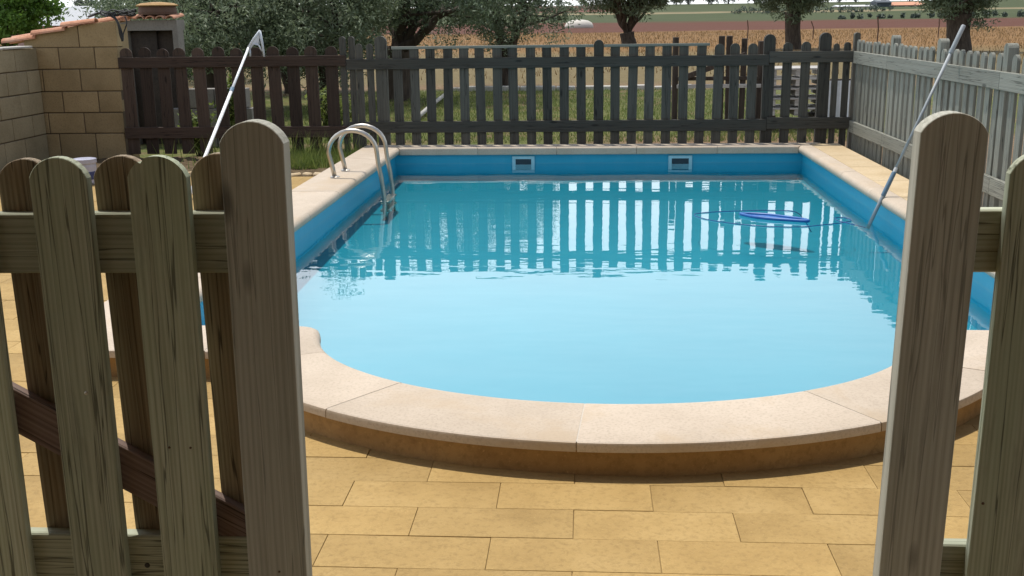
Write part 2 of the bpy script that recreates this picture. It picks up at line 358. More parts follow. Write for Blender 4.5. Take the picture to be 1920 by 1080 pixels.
# ------------------------------------------------------------------ unseen roof and wall behind the camera, added to shade the gate
ph = bpy.data.objects.new('shade_canopy', None); COL.objects.link(ph); ph.location = (0, -1, 0); tag(ph, kind='structure')
obj('shade_wall', MB().box(-5.2, 4.2, -3.3, -3.0, -.05, 3.2), 'whitewash', ph)
obj('shade_roof', MB().prism([(-5.2,2.60),(4.2,2.60),(4.2,2.72),(-5.2,2.72)], -3.0, 2.12), 'terracotta', ph)
for k in range(12): obj('shade_rafter', MB().box(-5.0+k*.82, -4.9+k*.82, -3.0, 2.05, 2.46, 2.599), 'dark_post', ph)
for x in (-5.0, 4.0): obj('shade_post', MB().box(x, x+.14, 1.75, 1.89, -.05, 2.459), 'dark_post', ph)

# ------------------------------------------------------------------ pool
PX0, PX1, PY0, PY1 = -2.0, 2.23, 4.66, 11.39
CX, CY = .10, 4.66
AI, BI, AO, BO = 1.30, .97, 1.70, 1.37
def ell(a_, b_, t): return (CX+a_*math.sin(t), CY-b_*math.cos(t))     # t=0 nearest the camera
def resample(pts, n):
    L = [0]
    for p, q in zip(pts, pts[1:]): L.append(L[-1]+math.dist(p, q))
    return [(float(np.interp(s, L, [p[0] for p in pts])), float(np.interp(s, L, [p[1] for p in pts]))) for s in np.linspace(0, L[-1], n)]
WS = .42
TO = math.acos((CY-4.24)/BO)             # where the outer ellipse meets the shoulder's outer edge
TI = math.pi/2
def corner(sign):                        # from the shoulder round the nose of the stone onto the arc
    x = CX+sign*AI
    pts = [(x+sign*.09, PY0), (x+sign*.045, PY0-.012), (x+sign*.012, PY0-.045), (x-sign*.001, PY0-.09)]
    return pts
t_j = [-1.14, -.655, -.075, .57, 1.10]
segs = []                                # (inner pts, outer pts, width, n)
# left side, from far to near
def run(p0, p1, q0, q1, k, wd):
    out = []
    for i in range(k):
        f0, f1 = i/k, (i+1)/k
        L = lambda a_, b_, f: (a_[0]+(b_[0]-a_[0])*f, a_[1]+(b_[1]-a_[1])*f)
        out.append(([L(p0,p1,f0), L(p0,p1,f1)], [L(q0,q1,f0), L(q0,q1,f1)], wd, 2))
    return out
left = run((PX0,PY1), (PX0,PY0), (PX0-.42,PY1+.29), (PX0-.42,4.24), 7, .42)
lsh = [([(PX0,PY0), (-1.62,PY0)], [(PX0-.42,4.24), (-1.62,4.24)], .42, 2)]
ci = [(-1.62,PY0)]+corner(-1)+[ell(AI,BI,t) for t in np.linspace(-1.46, t_j[0], 8)]
co = [(-1.62,4.24)]+[ell(AO,BO,t) for t in np.linspace(-TO, t_j[0], 8)]
lsh.append((resample(ci, 24), resample(co, 24), .42, 24))
arc = []
for t0, t1 in zip(t_j, t_j[1:]):
    tt = np.linspace(t0, t1, 18)
    arc.append(([ell(AI,BI,t) for t in tt], [ell(AO,BO,t) for t in tt], .40, 18))
ci = [ell(AI,BI,t) for t in np.linspace(t_j[-1], 1.46, 8)]+corner(1)[::-1]+[(1.80,PY0)]
co = [ell(AO,BO,t) for t in np.linspace(t_j[-1], TO, 8)]+[(1.80,4.24)]
rsh = [(resample(ci, 24), resample(co, 24), .42, 24), ([(1.80,PY0),(PX1,PY0)], [(1.80,4.24),(PX1+.42,4.24)], .42, 2)]
right = run((PX1,PY0), (PX1,PY1), (PX1+.15,PY0-.15), (PX1+.15,PY1+.15), 7, .15)
far = run((PX1,PY1), (PX0,PY1), (PX1+.29,PY1+.29), (PX0-.29,PY1+.29), 5, .29)
ring = left+lsh+arc+rsh+right+far

pool = thing('swimming_pool', 'blue lined swimming pool with rounded near end and pale stone coping', 'pool', (0.1, 7.5, 0))
def sweep(inn, out, prof, gap=0.0):
    inn = [Vector((*p, 0)) for p in inn]; out = [Vector((*p, 0)) for p in out]
    if gap:
        for arr in (inn, out):
            d = arr[1]-arr[0]; arr[0] = arr[0]+d.normalized()*gap
            d = arr[-2]-arr[-1]; arr[-1] = arr[-1]+d.normalized()*gap
    m_ = MB(); k = len(prof)
    for a_, b_ in zip(inn, out):
        for u, z in prof: p = a_+(b_-a_)*u; m_.v.append((p.x, p.y, z))
    for i in range(len(inn)-1):
        for j in range(k): m_.f.append((i*k+j, i*k+(j+1) % k, (i+1)*k+(j+1) % k, (i+1)*k+j))
    m_.f += [tuple(range(k)), tuple(range((len(inn)-1)*k+k-1, (len(inn)-1)*k-1, -1))]
    return m_
def cprof(wd, dz):
    if wd == .29:                         # squarer edge at the far end
        pr = [(.07,.05),(.006,.05),(0,.056),(0,.112),(.005,.123),(.016,.129),(.03,.13)]
    else: pr = [(.07,.05)]+[(.04-.04*math.sin(t), .09-.04*math.cos(t)) for t in np.linspace(0, math.pi, 8)]
    pr += [(wd-.012,.13), (wd-.003,.127), (wd,.119), (wd,.096), (.07,.096)]
    return [(s/wd, z+dz) for s, z in pr]
for inn, out, wd, k in ring:
    me = sweep(inn, out, cprof(wd, random.uniform(-.0006,.0010)), .0022).mesh('coping_stone')
    for p in me.polygons: p.use_smooth = True
    me.set_sharp_from_angle(angle=R(38))
    obj('coping_stone', me, 'coping', pool)
# mortar that fills the joints, fascia under the outer lip
def chain(seglist, prof): 
    m_ = MB()
    for inn, out, wd, k in seglist: 
        q = sweep(inn, out, [(s/wd, z) for s, z in prof(wd)]); m_.add(q.v, q.f)
    return m_
obj('joint_mortar', chain(ring, lambda wd: [(.072,.054),(.05,.054),(.007,.09),(.035,.1285),(wd-.008,.1285),(wd-.008,.098),(.072,.098)]), 'mortar', pool)
obj('fascia', chain(left+lsh+arc+rsh, lambda wd: [(.075,-.12),(wd-.032,-.12),(wd-.032,.0955),(.075,.0955)]), 'fascia', pool)
obj('rear_kerb', chain(right+far, lambda wd: [(.075,-.12),(wd-.02,-.12),(wd-.02,.0955),(.075,.0955)]), 'fascia', pool)
# liner
lo = []
for inn, out, wd, k in ring:
    for a_, b_ in list(zip(inn, out))[:-1]:
        u = .052/wd; lo.append((a_[0]+(b_[0]-a_[0])*u, a_[1]+(b_[1]-a_[1])*u))
nl = len(lo)
def zfloor(y): return float(np.interp(y, [3.6, 11.5], [-.36, -.215]))
lw = MB(); lw.v = [(x, y, .06) for x, y in lo]+[(x, y, zfloor(y)) for x, y in lo]
lw.f = [(i, (i+1) % nl, (i+1) % nl+nl, i+nl) for i in range(nl)]
obj('liner_wall', lw, 'liner', pool)
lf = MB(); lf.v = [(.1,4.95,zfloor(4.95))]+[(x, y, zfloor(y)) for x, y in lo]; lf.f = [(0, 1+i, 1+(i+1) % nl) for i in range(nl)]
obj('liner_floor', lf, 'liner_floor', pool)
ll = MB()                                # liner bead under the coping nose
for inn, out, wd, k in ring:
    q = sweep(inn, out, [(.052/wd,.052),(.040/wd,.052),(.040/wd,.040),(.052/wd,.040)]); ll.add(q.v, q.f)
obj('liner_bead', ll, 'liner', pool)
for x0, x1 in ((-.787,-.548), (.88,1.13)):
    y = PY1+.052; z0, z1 = -.115, .030
    fr_ = MB().box(x0, x1, y-.018, y+.02, z1-.030, z1).box(x0, x1, y-.018, y+.02, z0, z0+.055).box(x0, x0+.035, y-.018, y+.02, z0+.055, z1-.030).box(x1-.035, x1, y-.018, y+.02, z0+.055, z1-.030)
    sk = obj('skimmer', fr_.mesh('skimmer_frame'), 'skimframe', pool)
    obj('skimmer_throat', MB().box(x0+.034, x1-.034, y-.010, y+.03, z0+.054, z1-.029), 'skimdark', sk)
# water body
WZ = -.06
wv = []
for inn, out, wd, k in ring:
    for a_, b_ in list(zip(inn, out))[:-1]:
        u = .060/wd; wv.append((a_[0]+(b_[0]-a_[0])*u, a_[1]+(b_[1]-a_[1])*u))
wm = MB(); wm.v = [(.1,4.95,WZ)]+[(x, y, WZ) for x, y in wv]+[(x, y, -.40) for x, y in wv]+[(.1,4.95,-.40)]
for i in range(nl):
    j = (i+1) % nl
    wm.f += [(0, 1+i, 1+j), (1+i, 1+nl+i, 1+nl+j, 1+j), (1+2*nl, 1+nl+j, 1+nl+i)]
tag(obj('water', wm, 'water'), kind='structure')

# ------------------------------------------------------------------ deck
deck = bpy.data.objects.new('pool_deck', None); COL.objects.link(deck); deck.location = (0, 3, 0); tag(deck, kind='structure')
def clip(poly, p, nrm):                  # keep the side the normal points to
    out = []
    for a_, b_ in zip(poly, poly[1:]+poly[:1]):
        da = (a_[0]-p[0])*nrm[0]+(a_[1]-p[1])*nrm[1]; db = (b_[0]-p[0])*nrm[0]+(b_[1]-p[1])*nrm[1]
        if da >= 0: out.append(a_)
        if da*db < 0: f = da/(da-db); out.append((a_[0]+(b_[0]-a_[0])*f, a_[1]+(b_[1]-a_[1])*f))
    return out
def deck_clip(poly):
    cx = sum(p[0] for p in poly)/len(poly); cy = sum(p[1] for p in poly)/len(poly)
    ymax = max(p[1] for p in poly)
    if ymax > 4.32 and (cx < -2.1 or cx > 2.45): poly = clip(poly, (-2.2, 0) if cx < 0 else (2.35, 0), (-1, 0) if cx < 0 else (1, 0))
    elif ymax > 4.32: poly = clip(poly, (0, 4.45), (0, -1))
    if not poly: return poly
    if abs(cx-CX) < 1.85 and ymax > 3.2:
        ax, bx = 1.52, 1.19
        t = min(np.linspace(-1.5, 1.5, 121), key=lambda q: (CX+ax*math.sin(q)-cx)**2+(CY-bx*math.cos(q)-cy)**2)
        nx, ny = math.sin(t)/ax, -math.cos(t)/bx; L = math.hypot(nx, ny)
        poly = clip(poly, (CX+ax*math.sin(t), CY-bx*math.cos(t)), (nx/L, ny/L))
    return poly
PL, PW, JT = .490, .1905, .0009
cells = []
r0 = 3.06
for j in range(-30, 40):
    y0 = r0+j*PW; y1 = y0+PW
    if y0 < -2.2 or y0 > 10.15: continue
    off = -.276 if j % 2 == 0 else -.033
    for i in range(-16, 8):
        jx = random.uniform(-.006,.006); x0 = off+i*PL; x1 = x0+PL
        if x1 < -6.0 or x0 > 2.75: continue
        if y0 > 4.3 and x0 > -2.0: continue
        poly = [(x0+JT,y0+JT), (x1-JT,y0+JT), (x1-JT,min(y1,10.2)-JT), (x0+JT,min(y1,10.2)-JT)]
        poly = deck_clip(poly)
        if len(poly) < 3: continue
        cells.append((poly, x0+PL/2, y0+PW/2))
def paver_mb(poly, cx, cy):
    k = len(poly); z = random.uniform(-.0008,.0008); m_ = MB()
    ins = [(cx+(x-cx)*(1-.004), cy+(y-cy)*(1-.010)) for x, y in poly]
    m_.v = [(x, y, -.03) for x, y in poly]+[(x, y, -.0014+z) for x, y in poly]+[(x, y, z) for x, y in ins]
    m_.f = [(i, (i+1) % k, (i+1) % k+k, i+k) for i in range(k)]+[(i+k, (i+1) % k+k, (i+1) % k+2*k, i+2*k) for i in range(k)]+[tuple(range(2*k, 3*k))]
    return m_
def pri(c):
    _, x, y = c
    if y < 2.0: return 100-y
    return math.hypot(x, y) + (3 if x < -2.4 and y < 4 else 0) + (2 if x > 1.6 else 0)
cells.sort(key=pri)
rest = MB(); shared = None
for i, (poly, cx, cy) in enumerate(cells):
    if i < 290:
        full = len(poly) == 4 and abs(max(p[0] for p in poly)-min(p[0] for p in poly)-(PL-2*JT)) < 1e-6 and abs(max(p[1] for p in poly)-min(p[1] for p in poly)-(PW-2*JT)) < 1e-6
        if full:
            if shared is None: shared = paver_mb([(p[0]-cx, p[1]-cy) for p in poly], 0, 0).mesh('paver')
            o = obj('paver', shared, 'paver', deck, (cx, cy, random.uniform(-.0012,.0012)))
            o.rotation_euler = (random.uniform(-.002,.002), random.uniform(-.001,.001), random.uniform(-.003,.003))
        else:
            obj('paver', paver_mb([(p[0]-cx, p[1]-cy) for p in poly], 0, 0), 'paver', deck, (cx, cy, 0))
    else:
        q = paver_mb(poly, cx, cy); rest.add(q.v, q.f)
tag(obj('paver_field', rest, 'paver', deck), kind='stuff')
# bedding under the pavers, round the pool
bd = MB(); zb = -.0052
bd.add([(-6.05,-2.3,zb),(2.76,-2.3,zb),(2.76,3.3,zb),(-6.05,3.3,zb)], [(0,1,2,3)])
tt = np.linspace(-1.5, 1.5, 40); top = [ell(1.50,1.17,t) for t in tt]
pts = [(-2.2,4.45)]+[p for p in top]+[(2.35,4.45)]
for p, q in zip(pts, pts[1:]): bd.add([(p[0],3.3,zb),(q[0],3.3,zb),(q[0],max(q[1],3.3),zb),(p[0],max(p[1],3.3),zb)], [(0,1,2,3)])
bd.add([(-6.05,3.3,zb),(-2.2,3.3,zb),(-2.2,10.2,zb),(-6.05,10.2,zb)], [(0,1,2,3)])
bd.add([(2.35,3.3,zb),(2.76,3.3,zb),(2.76,4.4,zb),(2.35,4.4,zb)], [(0,1,2,3)])
obj('deck_bedding', bd, 'bed', deck)
# tan slabs behind the narrow coping on the right
y = 4.10; k = 0
while y < 11.60:
    y1 = min(y+.82, 11.66)
    x0 = PX1+.155 if y > 4.4 else PX1+.425
    if y < 4.4: x0 = PX1+.155; y0 = 4.52
    else: y0 = y
    obj('side_slab', MB().box(x0+.002, 2.70, y0+.003, y1-.003, -.03, .124).mesh('side_slab', .006), 'sidepave', deck); y = y1
# soil beds
sb = MB()
def patch(x0, x1, y0, y1, z, n_, m2):
    b = len(sb.v)
    for j in range(m2+1):
        for i in range(n_+1):
            sb.v.append((x0+(x1-x0)*i/n_, y0+(y1-y0)*j/m2, z+random.uniform(-.012,.02)))
    for j in range(m2):
        for i in range(n_): sb.f.append((b+j*(n_+1)+i, b+j*(n_+1)+i+1, b+(j+1)*(n_+1)+i+1, b+(j+1)*(n_+1)+i))
patch(-6.05, -2.40, 10.21, 11.75, -.012, 40, 16); patch(2.70, 2.92, 4.3, 11.75, -.01, 3, 60)
tag(obj('soil_bed', sb, 'soil'), kind='structure')

be = thing('bed_edging', 'row of small pale stones edging the weedy bed left of the ladder', 'edging', (-4.2, 10.25, 0))
x = -5.95
while x < -2.50:
    wd = random.uniform(.09,.15)
    obj('stone', MB().box(-wd/2+.008, wd/2-.008, -.035, .035, -.03, random.uniform(.03,.06)).mesh('stone', .012), 'sidepave', be, (x+wd/2, 10.27+random.uniform(-.02,.02), -.01), (random.uniform(-.3,.3), random.uniform(-.15,.15), random.uniform(-.35,.35))); x += wd
# ------------------------------------------------------------------ fences
def arch(wd, z0, ztop, sag, n=10):
    """board outline: square foot, arched head"""
    h = wd/2; r_ = (h*h+sag*sag)/(2*sag); cz = ztop-r_; a0 = math.asin(min(1, h/r_))
    pts = [(-h, z0), (h, z0)]+[(r_*math.sin(t), cz+r_*math.cos(t)) for t in np.linspace(a0, -a0, n)]
    return pts
_cache = {}
def board(parent, name, x, y0, y1, z0, ztop, wd, sag, mat, lean=0.0, turn=0.0, bevel=.0015, n=10):
    key = (round(wd,4), round(y1-y0,4), round(ztop-z0,4), round(sag,4), mat, bevel, n)
    if key not in _cache:
        me = MB().prism(arch(wd, 0, ztop-z0, sag, n), 0, y1-y0).mesh(name, bevel); me.materials.append(mt[mat]); _cache[key] = me
    return obj(name, _cache[key], None, parent, (x, y0, z0), (0, lean, turn))
def railx(parent, x0, x1, y0, y1, z0, z1, mat, name='rail', bevel=.003, tilt=0):
    return obj(name, MB().box(0, x1-x0, 0, y1-y0, 0, z1-z0).mesh(name, bevel), mat, parent, (x0, y0, z0), (0, tilt, 0))

# rear fence, dark brown stretch on the left
FY = 11.70
fl = thing('picket_fence', 'dark brown picket fence at the back left, from block wall to pool ladder', 'fence', (-3.8, FY, 0))
for i in range(12):
    x = -5.065+i*.2085
    board(fl, 'picket', x+random.uniform(-.006,.006), FY, FY+.022, .04, 1.20+random.uniform(-.012,.012), .135, .052, 'brown', random.uniform(-.016,.016))
railx(fl, -5.14, -2.60, FY-.030, FY, .990, 1.105, 'brown_rail'); railx(fl, -5.14, -2.60, FY-.030, FY, .217, .341, 'brown_rail')
for x in (-2.640, -2.540): board(fl, 'post', x, FY+.002, FY+.06, -.02, 1.300, .062, .024, 'grey')
# middle stretch
fm = thing('picket_fence', 'slate grey picket fence with thin flat top strip behind the far end of the pool', 'fence', (-.3, FY, 0))
for x, zt in ((-2.458,1.222), (-2.341,1.221)): board(fm, 'picket', x, FY, FY+.022, .04, zt, .075, .03, 'grey')
board(fm, 'post', -2.221, FY+.002, FY+.072, -.02, 1.300, .125, .05, 'grey')
X0 = -2.045; pit = .1815
for i in range(22):
    x = X0+i*pit
    if abs(x-.137) < .06: continue
    if x > 1.86: break
    capped = x < 1.30
    zt = 1.182 if capped else 1.178
    board(fm, 'picket', x+random.uniform(-.004,.004), FY, FY+.022, .05, zt+random.uniform(-.004,.004), .100, .003 if capped else .04, 'grey', random.uniform(-.013,.013))
board(fm, 'post', .137, FY+.001, FY+.072, -.02, 1.232, .105, .045, 'grey')
railx(fm, -2.592, 1.93, FY-.032, FY, .948, 1.060, 'grey_rail'); railx(fm, -2.592, 1.93, FY-.032, FY, .262, .384, 'grey_rail')
railx(fm, -2.10, .082, FY-.014, FY-.0005, 1.158, 1.188, 'silver_rail', 'top_strip'); railx(fm, .192, 1.31, FY-.014, FY-.0005, 1.158, 1.187, 'silver_rail', 'top_strip')  # strips in paler wood; sunlight on them is put into the colour
# corner stretch
fc = thing('picket_fence', 'short slate grey picket fence with three tall posts at the far right corner', 'fence', (2.35, FY, 0))
for x, zt, wd in ((1.939,1.268,.118), (2.518,1.278,.12)): board(fc, 'post', x, FY+.002, FY+.072, -.02, zt, wd, .05, 'grey')
for x, zt, wd in ((2.128,1.182,.098), (2.318,1.188,.098), (2.632,1.165,.062), (2.745,1.178,.070)): board(fc, 'picket', x, FY, FY+.022, .05, zt, wd, wd*.42, 'grey')
railx(fc, 1.933, 2.82, FY-.032, FY, .975, 1.092, 'grey_rail', tilt=.004); railx(fc, 1.933, 2.82, FY-.032, FY, .280, .402, 'grey_rail', tilt=.004)
board(fc, 'post', 2.845, FY+.01, FY+.08, -.02, 1.275, .06, .02, 'grey')
# right side fence
FX = 2.83
fr = thing('picket_fence', 'sunlit silver grey picket fence running along the right side of the pool', 'fence', (FX, 7, 0))
_c2 = {}
def side_board(parent, name, y, z0, zt, wd, th, sag, mat, x=FX):
    key = (round(wd,3), round(th,3), round(zt-z0,3), mat)
    if key not in _c2:
        me = MB().prism(arch(wd, 0, zt-z0, sag), 0, th).mesh(name, .0015); me.materials.append(mt[mat]); _c2[key] = me
    return obj(name, _c2[key], None, parent, (x+th, y, z0), (random.uniform(-.006,.006), 0, R(90)))
i = 0; y = 11.60; posts = [10.37, 8.99, 7.57, 6.17, 4.77, 3.37]
while y > 2.2:
    if min(abs(y-p) for p in posts) > .085:
        side_board(fr, 'picket', y, .05, 1.197+round(random.uniform(-.008,.008), 3), .088, .022, .036, 'silver')
    y -= .150
for p in posts: side_board(fr, 'post', p, -.02, 1.272, .085, .07, .03, 'silver')
for y0, y1 in ((2.2, 4.77), (4.772, 7.57), (7.572, 10.37), (10.372, 11.66)):
    for z0, z1 in ((.962, 1.085), (.245, .366)):
        obj('rail', MB().box(0, y1-y0, 0, .030, 0, z1-z0).mesh('rail', .003), 'silver_rail', fr, (FX-.0005, y0, z0), (0, 0, R(90)))

# ------------------------------------------------------------------ gate and front fence
GY = 2.010
gate = thing('picket_gate', 'open wooden picket gate with diagonal brace in the left foreground', 'gate', (-.6, 2.03, 0))
L1 = R(.6)
def gboard(par, name, xt, zt, y0, y1, wd, sag, mat, lean=L1, z0=.10, bev=.0014):
    return board(par, name, xt-math.tan(lean)*(zt-z0), y0, y1, z0, zt, wd, sag, mat, lean, 0, bev, 16)
for k, (x, zt) in enumerate(((-1.030,1.244), (-.831,1.245), (-1.245,1.243), (-1.446,1.241), (-1.645,1.244))):
    o = gboard(gate, 'picket', x, zt, GY, GY+.022, .1165+.0006*k, .041, 'gate')
    if k == 1:                            # a chip broken out of this head
        pts = [(px, pz-(.007*(1-abs(px+.030)/.006) if abs(px+.030) < .006 and pz > .5 else 0)) for px, pz in arch(.1171, 0, zt-.10, .041, 60)]
        o.data = MB().prism(pts, 0, .022).mesh('picket'); o.data.materials.append(mt['gate'])
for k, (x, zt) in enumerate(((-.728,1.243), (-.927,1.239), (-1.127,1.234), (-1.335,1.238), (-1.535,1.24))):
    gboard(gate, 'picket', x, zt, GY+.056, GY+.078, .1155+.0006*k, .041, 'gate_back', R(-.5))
gboard(gate, 'end_board', -.632, 1.313, GY-.022, GY+.0225, .124, .042, 'gate_post', R(.7))
railx(gate, -1.76, -.585, GY+.023, GY+.055, 1.003, 1.126, 'gate_rail', tilt=-.004)
railx(gate, -1.76, -.592, GY+.023, GY+.055, .300, .424, 'gate_rail', tilt=-.002)
bl = math.hypot(1.12, .64); ba = math.atan2(.605, 1.055)
br = obj('brace', MB().box(0, 1.24, 0, .024, -.046, .046).mesh('brace', .003), 'gate_brace', gate, (-.655, GY+.027, .395), None)
br.rotation_euler = (0, math.pi+ba, 0)
def screw(par, x, z, y=GY, r_=.0042, m_='screw'):
    me = MB().lathe([(r_, 0), (r_, .0015), (r_*.6, .0022)], n=10).mesh('screw', 0)
    obj('screw', me, m_, par, (x, y+.0005, z), (R(90), 0, 0))
screw(gate, -1.024, .758); 
for x in (-.815, -.860): screw(gate, x, .640, r_=.0025, m_='rust')
screw(gate, -.945, .355, GY+.023, .006, 'rubber'); screw(gate, -.64, .372, GY-.022, .0025, 'rust')  # black disc on the bottom rail paints the dark of a screw hole
# front fence on the right of the opening
ff = thing('picket_fence', 'weathered wooden fence end with a tall arched board in the right foreground', 'fence', (.66, 2.03, 0))
gboard(ff, 'end_board', .6665, 1.319, GY-.022, GY+.0225, .120, .036, 'gate_post', R(.75), .02)
for x in (.838, 1.037, 1.236, 1.435, 1.634): gboard(ff, 'picket', x, 1.245, GY, GY+.022, .1165, .041, 'gate', R(.3), .06)
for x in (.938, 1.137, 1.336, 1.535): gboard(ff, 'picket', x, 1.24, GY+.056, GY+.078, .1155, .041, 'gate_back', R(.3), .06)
railx(ff, .62, 1.75, GY+.023, GY+.055, 1.012, 1.133, 'gate_rail', tilt=-.004); railx(ff, .61, 1.75, GY+.023, GY+.055, .318, .440, 'gate_rail', tilt=-.003)
screw(ff, .792, .545, r_=.003, m_='rust')

# ------------------------------------------------------------------ ladder
lad = thing('pool_ladder', 'stainless steel pool ladder with two curved handrails over the left coping', 'ladder', (-2.1, 9.5, .13))
for y in (9.27, 9.70):
    pts = [(-2.215, y, .125), (-2.232, y, .22)]
    for t in np.linspace(0, 1, 15):                      # the arched top
        th = math.pi*(1-t); pts.append((-2.045+.215*math.cos(th)-.0*t, y, .345+.195*math.sin(th)))
    pts += [(-1.822, y, .25), (-1.80, y, .12), (-1.785, y, -.02), (-1.78, y, -.18), (-1.78, y, -.25)]
    obj('handrail', MB().tube(pts, .0200, 12).mesh('handrail', smooth=True), 'steel', lad)
    obj('anchor_collar', MB().lathe([(.045, 0), (.045, .006), (.03, .014), (.024, .016)], (-2.215, y, .128)).mesh('anchor_collar', smooth=False), 'steel', lad)
for z in (-.10, -.175):
    obj('step', MB().box(-1.825, -1.745, 9.28, 9.69, z-.012, z+.012).mesh('step', .005), 'steel', lad)

# ------------------------------------------------------------------ poles, hose
np_ = thing('skimmer_net', 'white telescopic pole with leaf net leaning on the brown fence', 'pool net', (-3.376, 8.768, 0))
P0, P1 = Vector((-3.376, 8.768, .012)), Vector((-3.648, 11.64, 1.205))
md = P0.lerp(P1, .66)
obj('lower_tube', MB().tube([P0, md], .0165, 12).mesh('lower_tube', smooth=True), 'alu', np_)
obj('upper_tube', MB().tube([md, P1], .0135, 12).mesh('upper_tube', smooth=True), 'alu', np_)
obj('cam_collar', MB().tube([md-(P1-P0).normalized()*.02, md+(P1-P0).normalized()*.06], .021, 12).mesh('cam_collar'), 'grip', np_)
nf = MB()
A_, T_, B_ = Vector((-3.66,11.62,1.19)), Vector((-3.503,11.60,1.375)), Vector((-3.475,11.60,1.100))
nf.tube([A_+Vector((0,0,-.02)), A_.lerp(T_,.5), T_], [.018,.016,.013], 8); nf.tube([T_, T_.lerp(B_,.45)+Vector((.004,0,0)), B_], [.013,.013,.012], 8)
nf.tube([A_+Vector((.03,-.01,-.01)), A_+Vector((.03,-.01,-.085))], .010, 8)
nf.tube([A_+Vector((.03,-.01,-.01)), Vector((-3.58,11.60,1.235)), Vector((-3.53,11.60,1.225)), B_+Vector((-.02,0,.06))], .008, 8)
obj('net_frame', nf.mesh('net_frame', smooth=True), 'netframe', np_)
nm = MB()
for k in range(7):
    f = k/7
    nm.tube([A_.lerp(T_, .2+.8*f), Vector((-3.585+.1*f, 11.60, 1.238-.004*f))], .0022, 5)
nm.add([A_+Vector((.01,.0,.0)), T_, Vector((-3.53,11.602,1.232)), Vector((-3.60,11.602,1.232))], [(0,1,2,3)])
nm.add([A_+Vector((.01,.006,.0)), T_+Vector((0,.006,0)), Vector((-3.53,11.608,1.232)), Vector((-3.60,11.608,1.232))], [(3,2,1,0)])
obj('net', nm, 'netframe', np_)

rp = thing('vacuum_pole', 'grey telescopic pole standing in the pool and leaning on the right fence', 'pool pole', (2.142, 8.075, -.03))
Q0, Q1 = Vector((2.13, 8.09, -.10)), Vector((2.83, 8.46, 1.38)); qd = (Q1-Q0).normalized()
def qp(f): return Q0.lerp(Q1, f)
obj('lower_tube', MB().tube([qp(0), qp(.30)], .014, 12).mesh('lower_tube', smooth=True), 'alugrey', rp)
obj('grip', MB().tube([qp(.16), qp(.165), qp(.275), qp(.28)], [.015,.0175,.0175,.015], 12).mesh('grip', smooth=True), 'grip', rp)
obj('upper_tube', MB().tube([qp(.30), qp(.86)], .0115, 12).mesh('upper_tube', smooth=True), 'alugrey', rp)
obj('end_sleeve', MB().tube([qp(.86), qp(.865), qp(.995), qp(1)], [.012,.0165,.0165,.014], 12).mesh('end_sleeve', smooth=True), 'alugrey', rp)
def smooth_path(pts, n):
    pts = np.array(pts, float); k = len(pts); out = []
    for s in np.linspace(0, k-1-1e-6, n):
        i = int(s); f = s-i; p0, p1, p2, p3 = pts[max(i-1,0)], pts[i], pts[i+1], pts[min(i+2,k-1)]
        out.append(tuple(.5*((2*p1)+(-p0+p2)*f+(2*p0-5*p1+4*p2-p3)*f*f+(-p0+3*p1-3*p2+p3)*f**3)))
    return out
zz = WZ+.004
hp = [(2.10,8.02,WZ-.02), (1.99,8.05,zz), (1.93,8.17,zz), (1.93,8.29,zz), (2.00,8.30,zz), (2.03,8.19,zz), (1.95,8.10,zz), (1.80,8.02,zz), (1.58,7.93,zz), (1.30,7.97,zz), (1.05,8.12,zz), (.90,8.30,zz), (.87,8.46,zz), (1.02,8.55,zz), (1.25,8.60,zz), (1.5,8.62,zz), (1.7,8.58,WZ-.01), (1.8,8.5,WZ-.15)]
tag(obj('vacuum_hose', MB().tube(smooth_path(hp, 120), .0036, 8).mesh('vacuum_hose', smooth=True), 'bluehose'), 'thin blue hose floating in loops on the water near the leaning pole', 'hose')
sk = thing('leaf_skimmer', 'flat blue leaf skimmer floating on the water near the right wall', 'skimmer', (1.45, 8.25, WZ))
rim = [(1.225,8.43), (1.30,8.30), (1.42,8.215), (1.56,8.155), (1.69,8.115), (1.66,8.20), (1.54,8.30), (1.40,8.40)]
obj('rim', MB().tube(smooth_path([(x, y, WZ+.012) for x, y in rim+rim[:2]], 50), .012, 8).mesh('rim', smooth=True), 'bluenet', sk)
pn = MB(); kk = len(rim); pn.v = [(x, y, WZ+.010) for x, y in rim]+[(x, y, WZ+.004) for x, y in rim]
pn.f = [tuple(range(kk)), tuple(range(2*kk-1, kk-1, -1))]
obj('mesh_panel', pn, 'bluenet', sk)

# ------------------------------------------------------------------ block walls, shed, oven on the left
def block_row(parent, joints, z0, z1, place, mat, dep=.14):
    for a_, b_ in zip(joints, joints[1:]):
        place(parent, a_+.006, b_-.006, z0+.006, z1-.006, mat)
shed = thing('block_shed', 'low buff concrete block shed with sloping terracotta roof edge behind the left corner', 'shed', (-5.6, 11.75, 0))
def pf(par, x0, x1, z0, z1, mat):
    obj('block', MB().box(x0, x1, 11.70+random.uniform(0,.004), 11.84, z0, z1).mesh('block', .004), mat, par)
cs = [-.02, .275, .507, .742, .985, 1.222]
jl = [[-6.2,-5.92,-5.50,-5.16], [-6.2,-6.02,-5.61,-5.155], [-6.2,-5.83,-5.42,-5.15], [-6.2,-6.03,-5.60,-5.145], [-6.2,-5.82,-5.41,-5.14]]
for (z0, z1), j in zip(zip(cs, cs[1:]), jl): block_row(shed, j, z0, z1, pf, 'block')
obj('gable', MB().prism([(-6.2,1.224),(-5.575,1.224),(-5.575,1.455),(-6.2,1.335)], 11.703, 11.84).mesh('gable', .004), 'block', shed)
obj('gable', MB().prism([(-5.565,1.224),(-5.14,1.224),(-5.14,1.50),(-5.565,1.457)], 11.701, 11.84).mesh('gable', .004), 'block', shed)
obj('wall_core', MB().prism([(-6.19,-.05),(-5.165,-.05),(-5.145,1.49),(-6.19,1.325)], 11.712, 11.835), 'blockmortar', shed)
